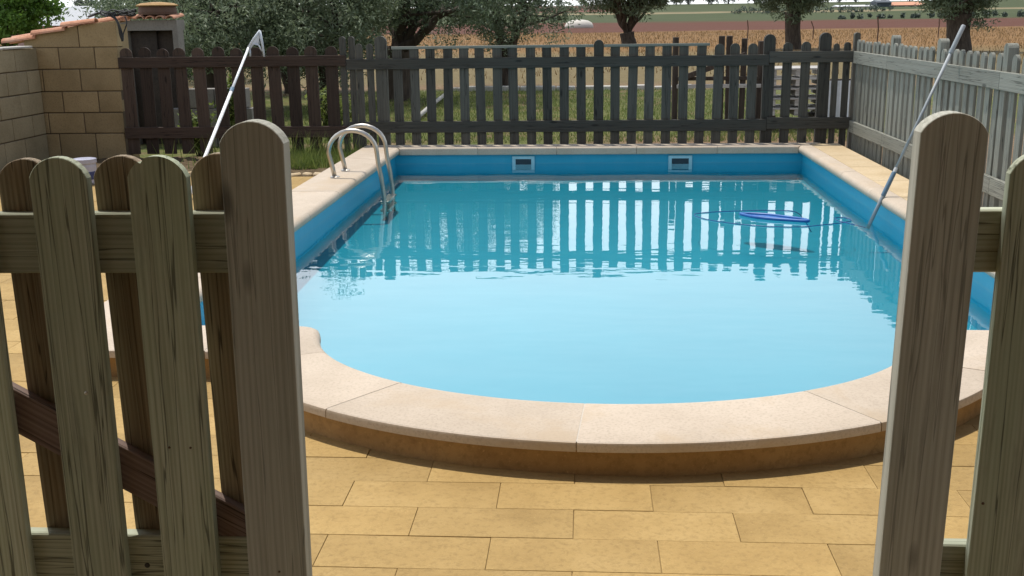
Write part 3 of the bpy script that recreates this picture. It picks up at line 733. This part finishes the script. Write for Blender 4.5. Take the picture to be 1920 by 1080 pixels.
obj('side_wall', MB().box(-5.30, -5.147, 11.845, 12.02, -.05, 1.46), 'block', shed)
obj('roof', MB().prism([(-6.45,1.262),(-5.12,1.498),(-5.12,1.522),(-6.45,1.290)], 11.86, 12.06), 'terracotta', shed)
# verge tiles: overlapping half-round
def tile(par, p0, p1, r0_, r1_, mat='terracotta'):
    p0, p1 = Vector(p0), Vector(p1); d = (p1-p0).normalized(); side = Vector((0,0,1)).cross(d).normalized(); upv = d.cross(side)
    m_ = MB(); n_ = 9
    for p, r_ in ((p0, r0_), (p1, r1_)):
        for rr_ in (r_, r_-.014):
            for k in range(n_):
                t = math.pi*k/(n_-1); m_.v.append(p+side*rr_*math.cos(t)+upv*rr_*math.sin(t)*.75)
    for k in range(n_-1):
        m_.f += [(k, k+1, 2*n_+k+1, 2*n_+k), (n_+k+1, n_+k, 3*n_+k, 3*n_+k+1), (k+1, k, n_+k, n_+k+1), (2*n_+k, 2*n_+k+1, 3*n_+k+1, 3*n_+k)]
    m_.f += [(0, 2*n_, 3*n_, n_), (n_-1, 2*n_-1, 4*n_-1, 3*n_-1)]
    obj('roof_tile', m_, mat, par)
for k in range(3):
    x0 = -6.43+k*.345; z0 = 1.262+k*.083
    tile(shed, (x0, 11.72, z0+.012), (x0+.385, 11.72, z0+.058), .070, .060)
for r_ in range(1, 2):
    for k in range(3):
        x0 = -6.43+k*.44; z0 = 1.285+k*.079
        tile(shed, (x0, 11.75+r_*.19, z0), (x0+.48, 11.75+r_*.19, z0+.075), .085, .075)

wl = thing('block_wall', 'grey concrete block garden wall along the left edge', 'wall', (-6.1, 8, 0))
def pl(par, y0, y1, z0, z1, mat):
    obj('block', MB().box(-6.19, -6.05+random.uniform(-.003,.003), y0, y1, z0, z1).mesh('block', .004), mat, par)
for r_, (z0, z1) in enumerate(zip(cs, cs[1:])):
    y = 11.68; j = [y]; y -= .27 if r_ % 2 else .48
    while y > 6.0: j.append(y); y -= .42
    j.append(y); j = j[::-1]
    block_row(wl, j, z0, z1-.0, pl, 'block_grey')
obj('wall_core', MB().box(-6.185, -6.062, 5.9, 11.69, -.05, 1.20), 'blockmortar', wl)
obj('cap_slab', MB().box(-6.21, -6.03, 10.98, 11.56, 1.222, 1.246).mesh('cap_slab', .005), 'whitestone', wl)
obj('cap_slab', MB().box(-6.21, -6.03, 6.0, 10.95, 1.222, 1.244).mesh('cap_slab', .005), 'whitestone', wl)

# coil of cable thrown over the shed's ridge
cb = MB(); cc = Vector((-5.12, 11.78, 1.555))
pts = []
for k in range(90):
    t = k*.30; rx = .13+.05*math.sin(k*.7); pts.append((cc.x+rx*math.cos(t)+.03*math.sin(k*.31), cc.y+.10*math.sin(t), cc.z+.012*math.sin(k*1.3)+k*.0006))
cb.tube(smooth_path(pts, 260), .0075, 6)
cb.tube(smooth_path([(-5.48,11.80,1.545),(-5.40,11.74,1.56),(-5.33,11.76,1.585),(-5.24,11.72,1.552),(-5.12,11.68,1.562)], 40), .012, 6)
cb.tube(smooth_path([(-5.44,11.76,1.56),(-5.36,11.82,1.585),(-5.28,11.74,1.56),(-5.16,11.80,1.58)], 40), .011, 6)
cb.tube(smooth_path([(-5.20,11.69,1.56),(-5.10,11.66,1.50),(-5.065,11.67,1.40),(-5.05,11.66,1.30),(-5.045,11.67,1.36),(-5.00,11.68,1.47),(-5.03,11.72,1.54)], 60), .0075, 6)
cb.tube(smooth_path([(-5.15,11.69,1.56),(-5.085,11.655,1.47),(-5.075,11.66,1.36),(-5.06,11.67,1.28)], 40), .014, 6)
tag(obj('cable_coil', cb.mesh('cable_coil', smooth=True), 'rubber'), 'tangle of black cable draped over the corner of the block shed', 'cable')

ov = thing('garden_oven', 'cement garden oven with terracotta tile fringe and round brown cap behind the brown fence', 'oven', (-5.4, 13.5, 0))
ob = MB().box(-5.76,-5.66,13.2,13.46,-.05,1.375).box(-5.085,-5.02,13.2,13.40,-.05,1.375).box(-5.76,-5.02,13.2,13.46,1.376,1.50)
obj('body', ob, 'render', ov)
obj('oven_chamber', MB().box(-5.659,-5.086,13.36,13.45,-.05,1.374), 'dark_brick', ov)
obj('door', MB().box(-5.659,-5.33,13.30,13.33,.05,1.372).mesh('door',.003), 'dark_brick', ov)
for k in range(6):
    x = -5.70+k*.125
    tile(ov, (x, 13.12, 1.512), (x, 13.50, 1.545), .056, .050)
obj('dome', MB().lathe([(.23,0),(.235,.03),(.225,.085),(.22,.10)], (-5.31,13.36,1.565), 24), 'rust', ov)
obj('cap_disc', MB().lathe([(.25,0),(.255,.012),(.20,.035),(.06,.05)], (-5.31,13.36,1.666), 24), 'fascia', ov)

# tub by the wall
tb = thing('chemical_tub', 'white and blue plastic tub on the deck beyond the gate', 'tub', (-4.72, 9.75, 0))
obj('body', MB().lathe([(.085,0),(.10,.02),(.105,.17),(.10,.20)], (-4.72,9.75,.002), 20), 'white', tb)
obj('print_band', MB().lathe([(.1025,.05),(.1055,.06),(.1075,.12),(.107,.125)], (-4.72,9.75,.002), 20), 'bluelabel', tb)
obj('lid', MB().lathe([(.11,.2),(.112,.205),(.112,.24),(.09,.245)], (-4.72,9.75,.002), 20), 'white', tb)

# ------------------------------------------------------------------ trees and plants
def leaves(centers, radii, per, size, aspect, flat=1.0, droop=0.0):
    C_ = np.repeat(np.array(centers), per, axis=0); Rr = np.repeat(np.array(radii), per)[:, None]
    n_ = len(C_); d = rng.normal(size=(n_,3)); d /= np.linalg.norm(d, axis=1)[:, None]
    P = C_+d*Rr*(rng.random((n_,1))**.45)*np.array([1,1,flat])
    ax = rng.normal(size=(n_,3))+d*.8+np.array([0,0,-droop]); ax /= np.linalg.norm(ax, axis=1)[:, None]
    sd_ = np.cross(ax, rng.normal(size=(n_,3))); sd_ /= np.linalg.norm(sd_, axis=1)[:, None]
    L = size*(.6+.8*rng.random((n_,1))); W = L*aspect
    V = np.stack([P-ax*L/2, P+sd_*W/2-ax*L*.05, P+ax*L/2, P-sd_*W/2-ax*L*.05], 1).reshape(-1,3)
    return mesh_np('crown', V, np.arange(n_*4).reshape(-1,4))
def crown_centers(c, rx, ry, rz, k, shell=.55, ragged=.25):
    out = []
    while len(out) < k:
        d = rng.normal(size=3); d /= np.linalg.norm(d); r_ = shell+(1-shell)*rng.random()
        r_ *= 1+ragged*(rng.random()-.5)+.18*math.sin(3*d[0]+5*d[1]+c[0])
        out.append((c[0]+d[0]*rx*r_, c[1]+d[1]*ry*r_, c[2]+d[2]*rz*r_))
    return out
def limb(mb, p0, p1, r0_, r1_, wob=.15, n_=6):
    p0, p1 = Vector(p0), Vector(p1); pts = []
    L = (p1-p0).length
    for i in range(n_+1):
        f = i/n_; q = p0.lerp(p1, f)
        if 0 < i < n_: q += Vector((random.uniform(-1,1), random.uniform(-1,1), random.uniform(-.4,.6)))*wob*L*.25
        pts.append(q)
    mb.tube(smooth_path(pts, n_*2+1), list(np.linspace(r0_, r1_, n_*2+1)), 7); return pts[-1]
def tree(name, label, loc, trunk_h, trunk_r, crown_c, rx, ry, rz, nclump, clr, per, lsize, mat, fork=5, group='trees beyond the fence', asp=.28, shell=.5, droop=.3, low=None, lr=.5):
    x, y = loc; z = zland(y); t = thing(name, label, 'tree', (x, y, z), group)
    C0 = crown_centers((x+crown_c[0], y+crown_c[1], z+crown_c[2]), rx, ry, rz, nclump, shell)
    if low is not None: C0 = [c for c in C0 if c[2] > z+low]
    tb_ = MB()
    top = Vector((x+random.uniform(-.1,.1), y, z+trunk_h))
    pts = [Vector((x,y,z-.1)), Vector((x+.02,y,z+.12)), Vector((x,y,z)).lerp(top,.5)+Vector((random.uniform(-.08,.08),0,0)), top]
    tb_.tube(smooth_path(pts, 12), list(np.interp(np.linspace(0,1,12), [0,.2,.7,1], [trunk_r*1.5, trunk_r*1.1, trunk_r*.95, trunk_r*1.05])), 10)
    for k in range(fork):
        c = C0[(k*len(C0))//fork]; mid = top.lerp(Vector(c), .55)+Vector((0,0,.15))
        e = limb(tb_, top-Vector((0,0,trunk_h*.15)), mid, trunk_r*lr, trunk_r*lr*.48)
        for q in range(5):
            c2 = C0[(k*len(C0)//fork+q*3+1) % len(C0)]
            if (Vector(c2)-mid).length < max(rx,rz)*1.1: limb(tb_, e, c2, trunk_r*lr*.4, trunk_r*lr*.1, .12, 4)
    obj('trunk', tb_.mesh('trunk', smooth=True), 'bark', t)
    obj('crown', leaves(C0, [clr*(.6+.8*rng.random()) for _ in C0], per, lsize, asp, .8, droop), mat, t)
    return t
tree('olive_tree', 'dense grey green olive tree behind the brown fence, nearest the garden oven', (-6.1,17.5), .9,.16, (0,0,1.65), 1.75,1.6,1.1, 230,.36, 150,.085,'olive', low=.15)
tree('olive_tree', 'yellowish olive tree behind the brown fence, just left of the thick forked trunk', (-4.5,18.6), .9,.15, (-.1,0,1.7), 1.45,1.3,1.15, 210,.33, 150,.085,'olive', low=.15)
tree('olive_tree', 'spreading olive tree with thick dark forked trunk above the fence', (-3.55,20.2), 1.0,.22, (.75,.2,2.2), 2.1,1.8,.85, 150,.36, 150,.085,'olive_dark', fork=8, low=1.25)
tree('olive_tree', 'low drooping olive tree to the right of the forked trunk', (-1.75,23.5), .8,.2, (-.1,0,2.0), 1.6,1.5,1.25, 130,.36, 140,.09,'olive_dark', low=.55)
t2 = tree('olive_tree', 'many stemmed olive tree standing alone in the dry field, middle of the view', (2.1,54.5), .62,.36, (0,0,3.1), 2.7,2.5,1.6, 240,.5, 140,.18,'olive_dark', fork=20, low=1.6, lr=.27)
tree('olive_tree', 'single trunked olive tree in the field behind the far right corner', (8.55,46.0), 1.5,.33, (-.1,0,2.9), 1.9,1.9,1.6, 210,.45, 140,.16,'olive_dark', fork=8, low=1.2)
tree('olive_tree', 'thick trunked olive tree in the field behind the right fence', (13.6,41.0), 1.35,.42, (-.1,0,2.7), 1.95,1.9,1.5, 220,.44, 150,.15,'olive_dark', fork=8, low=.95)
tree('leafy_tree', 'bright green leafy tree in the top left corner', (-13.6,25.0), 1.0,.16, (0,0,2.1), 1.15,1.2,1.25, 120,.3, 130,.11,'bright', asp=.55)
tree('evergreen_tree', 'dark bluish evergreen tree behind the garden oven', (-9.6,27.0), 1.0,.2, (0,0,2.7), 1.4,1.4,2.4, 130,.4, 130,.10,'conifer', asp=.2)
tree('evergreen_tree', 'mid green bushy tree to the left of the garden oven', (-11.0,29.0), .7,.2, (0,0,1.55), 1.2,1.2,1.35, 90,.4, 120,.10,'bright', asp=.4)

tree('olive_tree', 'dark olive tree deep behind the forked trunk and the net pole', (-6.2,22.5), .8,.16, (0,0,1.7), 2.2,1.5,1.2, 200,.4, 140,.09,'olive_dark', low=.2)
tree('olive_tree', 'dim olive tree at the back between the two leftmost olives', (-8.3,21.0), .8,.16, (0,0,1.5), 1.5,1.4,1.1, 150,.4, 140,.09,'olive_dark', low=.2)
def shrub(label, x, y, w_, h_, nst, mat='weed', lsize=.06, name='leafy_shrub'):
    z = zland(y); t = thing(name, label, 'shrub', (x, y, z), 'shrubs behind the fence')
    st = MB(); cs_ = []
    for k in range(nst):
        a_ = random.uniform(0, 6.28); r_ = w_*random.uniform(.1,.9); tip = Vector((x+r_*math.cos(a_), y+r_*math.sin(a_)*.6, z+h_*random.uniform(.6,1)))
        limb(st, (x+random.uniform(-.05,.05), y, z), tip, .009, .004, .15, 4)
        for f in (.35,.55,.75,.95): c = Vector((x,y,z)).lerp(tip, f); cs_.append(tuple(c))
    obj('stem', st, 'bark', t); obj('foliage', leaves(cs_, [.10]*len(cs_), 26, lsize, .55), mat, t)
for lb, x, y, w_, h_, n_ in (('tall green shrub behind the brown fence right beside the leaning net pole', -4.1, 12.2, .22, .95, 12),
                    ('low green shrub between the brown fence pickets below the net pole', -4.45, 12.1, .2, .5, 9),
                    ('green shrub behind the brown fence just left of the ladder', -3.0, 12.6, .3, .7, 12)): shrub(lb, x, y, w_, h_, n_)
def blades(name, n_, fx, fy, hmin, hmax, wd, mat, zf, parent=None):
    X_ = fx(n_); Y_ = fy(n_); H = hmin+(hmax-hmin)*rng.random(n_); A = rng.random(n_)*6.283
    base = np.stack([X_, Y_, zf(Y_)], 1); lean = rng.normal(size=(n_,3))*.35; lean[:,2] = 1; tip = base+lean*H[:,None]
    s = np.stack([np.cos(A)*wd/2, np.sin(A)*wd/2, np.zeros(n_)], 1)
    V = np.stack([base-s, base+s, tip], 1).reshape(-1,3)
    return obj(name, mesh_np(name, V, np.arange(n_*3).reshape(-1,3)), mat, parent)
tag(blades('grass', 26000, lambda n_: rng.uniform(-5,3.6,n_), lambda n_: 13.2+9.3*rng.random(n_)**1.2, .03,.085,.014,'lawn', lambda y_: np.full_like(y_, -.036)), 'patchy green lawn grass beyond the back fence', 'grass', kind='stuff')
mt['dry'] = leafmat('dry straw', (.10,.057,.022), (.165,.10,.04), (.25,.165,.07), .3)
tag(blades('dry_grass', 24000, lambda n_: rng.uniform(-22,34,n_), lambda n_: 25+65*rng.random(n_)**.8, .06,.22,.03,'dry', lambda y_: np.interp(y_, [12,150], [-.04,-.025])), 'dry straw coloured grass across the field beyond the garden', 'grass', kind='stuff')
tag(blades('weeds', 2600, lambda n_: rng.normal(-2.95,.38,n_).clip(-4.6,-2.46), lambda n_: rng.uniform(10.75,11.66,n_), .04,.17,.012,'weed', lambda y_: np.full_like(y_, -.01)), 'yellow green weeds at the foot of the brown fence beside the ladder', 'weeds', kind='stuff')
tag(blades('tall_weeds', 420, lambda n_: rng.normal(-3.1,.5,n_).clip(-4.8,-2.5), lambda n_: rng.uniform(11.2,11.66,n_), .12,.36,.012,'weed', lambda y_: np.full_like(y_, -.01)), 'tall leafy weeds against the brown fence beside the ladder', 'weeds', kind='stuff')
tag(blades('weeds', 900, lambda n_: rng.uniform(2.72,2.82,n_), lambda n_: rng.uniform(7.0,11.6,n_), .03,.10,.010,'weed', lambda y_: np.full_like(y_, -.01)), 'thin green weeds at the foot of the right fence', 'weeds', kind='stuff')

# ------------------------------------------------------------------ things beyond the fence
ed = thing('stone_edging', 'row of pale stones edging the lawn beyond the back fence', 'edging', (-.4, 22.6, 0))
x = -2.8
while x < 2.0:
    wd = random.uniform(.28,.5)
    obj('stone', MB().box(x, x+wd-.02, 22.55, 22.75, -.05, random.uniform(.03,.07)).mesh('stone', .015), 'whitestone', ed); x += wd
tag(obj('plastic_pipe', MB().tube([(-2.53,16.2,.03),(-2.62,18.4,.04),(-2.76,21.95,.035)], .035, 8).mesh('plastic_pipe', smooth=True), 'whitestone'), 'pale pipe lying on the grass behind the fence', 'pipe')
co_ = thing('corral_fence', 'low rustic fence of dark old posts and rails beyond the back fence', 'fence', (1.8, 14.5, 0))
for x, zt in ((1.182,1.19), (1.784,1.20), (1.888,1.20), (2.062,1.165), (2.27,1.13)):
    obj('post', MB().box(-.036,.036,-.036,.036,-.1,zt).mesh('post', .006), 'dark_post', co_, (x,14.5,0), (random.uniform(-.03,.03), random.uniform(-.02,.02), random.uniform(-.3,.3)))
for z in (.56, .66): obj('rail', MB().box(1.2, 2.3, 14.44, 14.47, z-.03, z+.02).mesh('rail', .004), 'old' if z < .6 else 'dark_post', co_)
obj('rail', MB().box(0, .9, 0, .03, 0, .07).mesh('rail', .004), 'dark_post', co_, (1.25,14.40,.62), (0, -.35, 0))
pa = thing('pallet_stack', 'stack of weathered grey pallets beyond the far right corner', 'pallets', (2.75, 14.6, 0))
for k in range(5):
    z = .17+k*.128
    for q in range(3): obj('bearer', MB().box(2.40+q*.33, 2.48+q*.33, 14.35, 15.0, z, z+.078).mesh('bearer', .004), 'old', pa)
    for q in range(5): obj('slat', MB().box(2.36+random.uniform(-.02,.02), 3.16, 14.34+q*.135, 14.44+q*.135, z+.079, z+.101).mesh('slat', .003), 'old', pa)
obj('bearer', MB().box(2.38, 2.5, 14.4, 14.95, -.04, .169), 'dark_post', pa); obj('bearer', MB().box(3.0, 3.12, 14.4, 14.95, -.04, .169), 'dark_post', pa)
sh = thing('white_sheet', 'white sheet metal panel leaning beside the pallet stack', 'metal sheet', (3.4, 14.6, 0))
m_ = MB()
for k in range(17):
    x0 = 3.20+k*.04; dy = .012*(k % 2)
    m_.v += [(x0, 14.55+dy, .12), (x0, 14.62+dy, .60), (x0, 14.556+dy, .12), (x0, 14.626+dy, .60)]
for k in range(16):
    b, c = 4*k, 4*k+4; m_.f += [(b, c, c+1, b+1), (b+2, b+3, c+3, c+2), (b+1, c+1, c+3, b+3), (b, b+2, c+2, c)]
obj('panel', m_, 'whitesheet', sh); obj('prop', MB().box(3.25,3.9,14.66,14.74,-.04,.62).mesh('prop',.005), 'dark_post', sh)
bw = thing('concrete_wall', 'short grey concrete block wall glimpsed behind the brown fence', 'wall', (-4.4, 13.0, 0))
for r_ in range(3):
    x = -4.95-(.2 if r_ % 2 else 0)
    while x < -4.15:
        obj('block', MB().box(x, min(x+.39,-4.1), 13.0, 13.18, -.04+r_*.24, .193+r_*.24).mesh('block', .005), 'render', bw); x += .4
# stakes and mound in the field
for lb, x, y, h_ in (('thin iron stake in the field right of the many stemmed olive', 9.0, 62, 1.05), ('thin iron stake in the field near the far right corner', 12.6, 62, .95), ('dark iron stake in the field between the two right olive trees', 19.4, 62, 1.0), ('thin leaning stake in the field behind the right fence', 13.0, 50, 1.2)):
    tag(obj('field_stake', MB().tube([(x,y,-.1),(x+.02,y,h_*.6),(x+random.uniform(-.15,.05),y,h_)], .03, 6).mesh('field_stake'), 'rust'), lb, 'stake', 'stakes in the field')
mm = MB(); prof = [(0,-.1),(1.6,-.1),(1.6,.25),(1.45,.6),(1.0,.85),(.4,.95)]
mm.lathe([(1.6,-.1),(1.62,.2),(1.45,.55),(1.0,.8),(.4,.9)], (-.8,125,0), 14)
tag(obj('covered_heap', mm.mesh('covered_heap', smooth=True), 'tarp'), 'pale covered heap on the red earth left of the lone olive', 'heap')

# far buildings
def house(label, cat, x0, x1, y0, y1, z0, h_, roofh, wall, roofm, nwin=3, name='farm_building'):
    t = thing(name, label, cat, ((x0+x1)/2, y0, z0)); obj('wall', MB().box(x0,x1,y0,y1,z0-.5,z0+h_), wall, t)
    obj('roof', MB().add([(x0-.3,y0-.4,z0+h_+.02),(x1+.3,y0-.4,z0+h_+.02),(x1+.3,(y0+y1)/2,z0+h_+roofh),(x0-.3,(y0+y1)/2,z0+h_+roofh),(x1+.3,y1+.4,z0+h_+.02),(x0-.3,y1+.4,z0+h_+.02)],
        [(0,1,2,3),(3,2,4,5),(0,3,5),(1,4,2),(0,5,4,1)]), roofm, t)
    for k in range(nwin):
        cx = x0+(x1-x0)*(k+.5)/nwin; wd = (x1-x0)*.08
        obj('window', MB().box(cx-wd, cx+wd, y0-.06, y0+.05, z0+h_*.4, z0+h_*.75), 'darkwall', t)
house('pale grey roofed barn in the distance behind the block shed', 'barn', -33.5, -27.3, 62, 70, 0, 1.25, 1.15, 'pinkwall', 'greyroof', 3)
house('long pink walled building in the distance behind the cable', 'building', -28.6, -23.5, 66, 72, 0, 1.35, .6, 'pinkwall', 'terracotta', 3)
tag(obj('chimney_pipe', MB().tube([(-29.2,58,-.1),(-29.2,58,2.05)], .09, 8).mesh('chimney_pipe'), 'rust'), 'dark upright pipe in front of the grey roofed barn', 'pipe')
house('low white roofed farm building far away, left of the dark slate building', 'building', 94, 107, 420, 430, 2.3, .6, .55, 'pinkwall', 'whitesheet', 3)
house('dark slate building on the horizon', 'building', 107.8, 113, 418, 428, 2.3, 1.9, .9, 'darkwall', 'darkwall', 2)
house('long red roofed farm building on the horizon between the right olive trees', 'building', 113.5, 127, 424, 434, 2.3, .8, 1.3, 'pinkwall', 'terracotta', 4)
# far trees
ft = [(-118,640,5,7),(-60,660,4,6),(-31,720,3.5,5),(-18,730,3,4.5),(-2,735,3,4),(30,700,5,7),(44,650,5,8),(52,640,4,6),(60,655,5,8),(72,640,5,7),(84,660,6,9),(96,640,5,8),(109,650,6,10),(120,640,5,8),(133,660,6,9),(146,650,5,8),(158,660,6,10),(170,650,5,8),(183,640,6,9),(196,650,6,9),(-150,420,5,7),(-170,430,6,9),(-186,420,5,7),(-200,430,6,8),(215,640,6,9)]
base = None
for x, y, r_, h_ in ft:
    z = zland(y)
    if base is None:
        C0 = crown_centers((0,0,.55), .9,.9,.45, 60, .4); base = leaves(C0, [.22]*60, 55, .11, .5)
        tk = MB().tube([(0,0,-.1),(0,0,.5)], [.07,.05], 6).mesh('trunk')
    t = thing('distant_tree', 'small distant tree in the tree line on the horizon', 'tree', (x,y,z), 'tree line on the horizon')
    for nm_, me, mm_ in (('crown', base, 'fartree'), ('trunk', tk, 'bark')):
        o = obj(nm_, me, mm_, t, (x,y,z), (0,0,random.uniform(0,6))); o.scale = (r_, r_, h_)
# hedge rows between the fields
for lb, x0, x1, y, h_ in (('dark hedge row between the green fields right of the lone olive', 38, 78, 285, 2.0), ('long low dark hedge at the edge of the red field on the right', 40, 130, 178, .9), ('dark hedge below the red slope in the distance', -60, 10, 440, 2.6)):
    k = int((x1-x0)/1.2); C0 = [(x0+(x1-x0)*i/k+rng.normal()*.3, y+rng.normal()*.8, zland(y)+h_*.45*rng.random()+h_*.15) for i in range(k)]
    tag(obj('hedge', leaves(C0, [h_*.5*(.6+.8*rng.random()) for _ in C0], 60, .5, .5), 'fartree'), lb, 'hedge', kind='stuff')
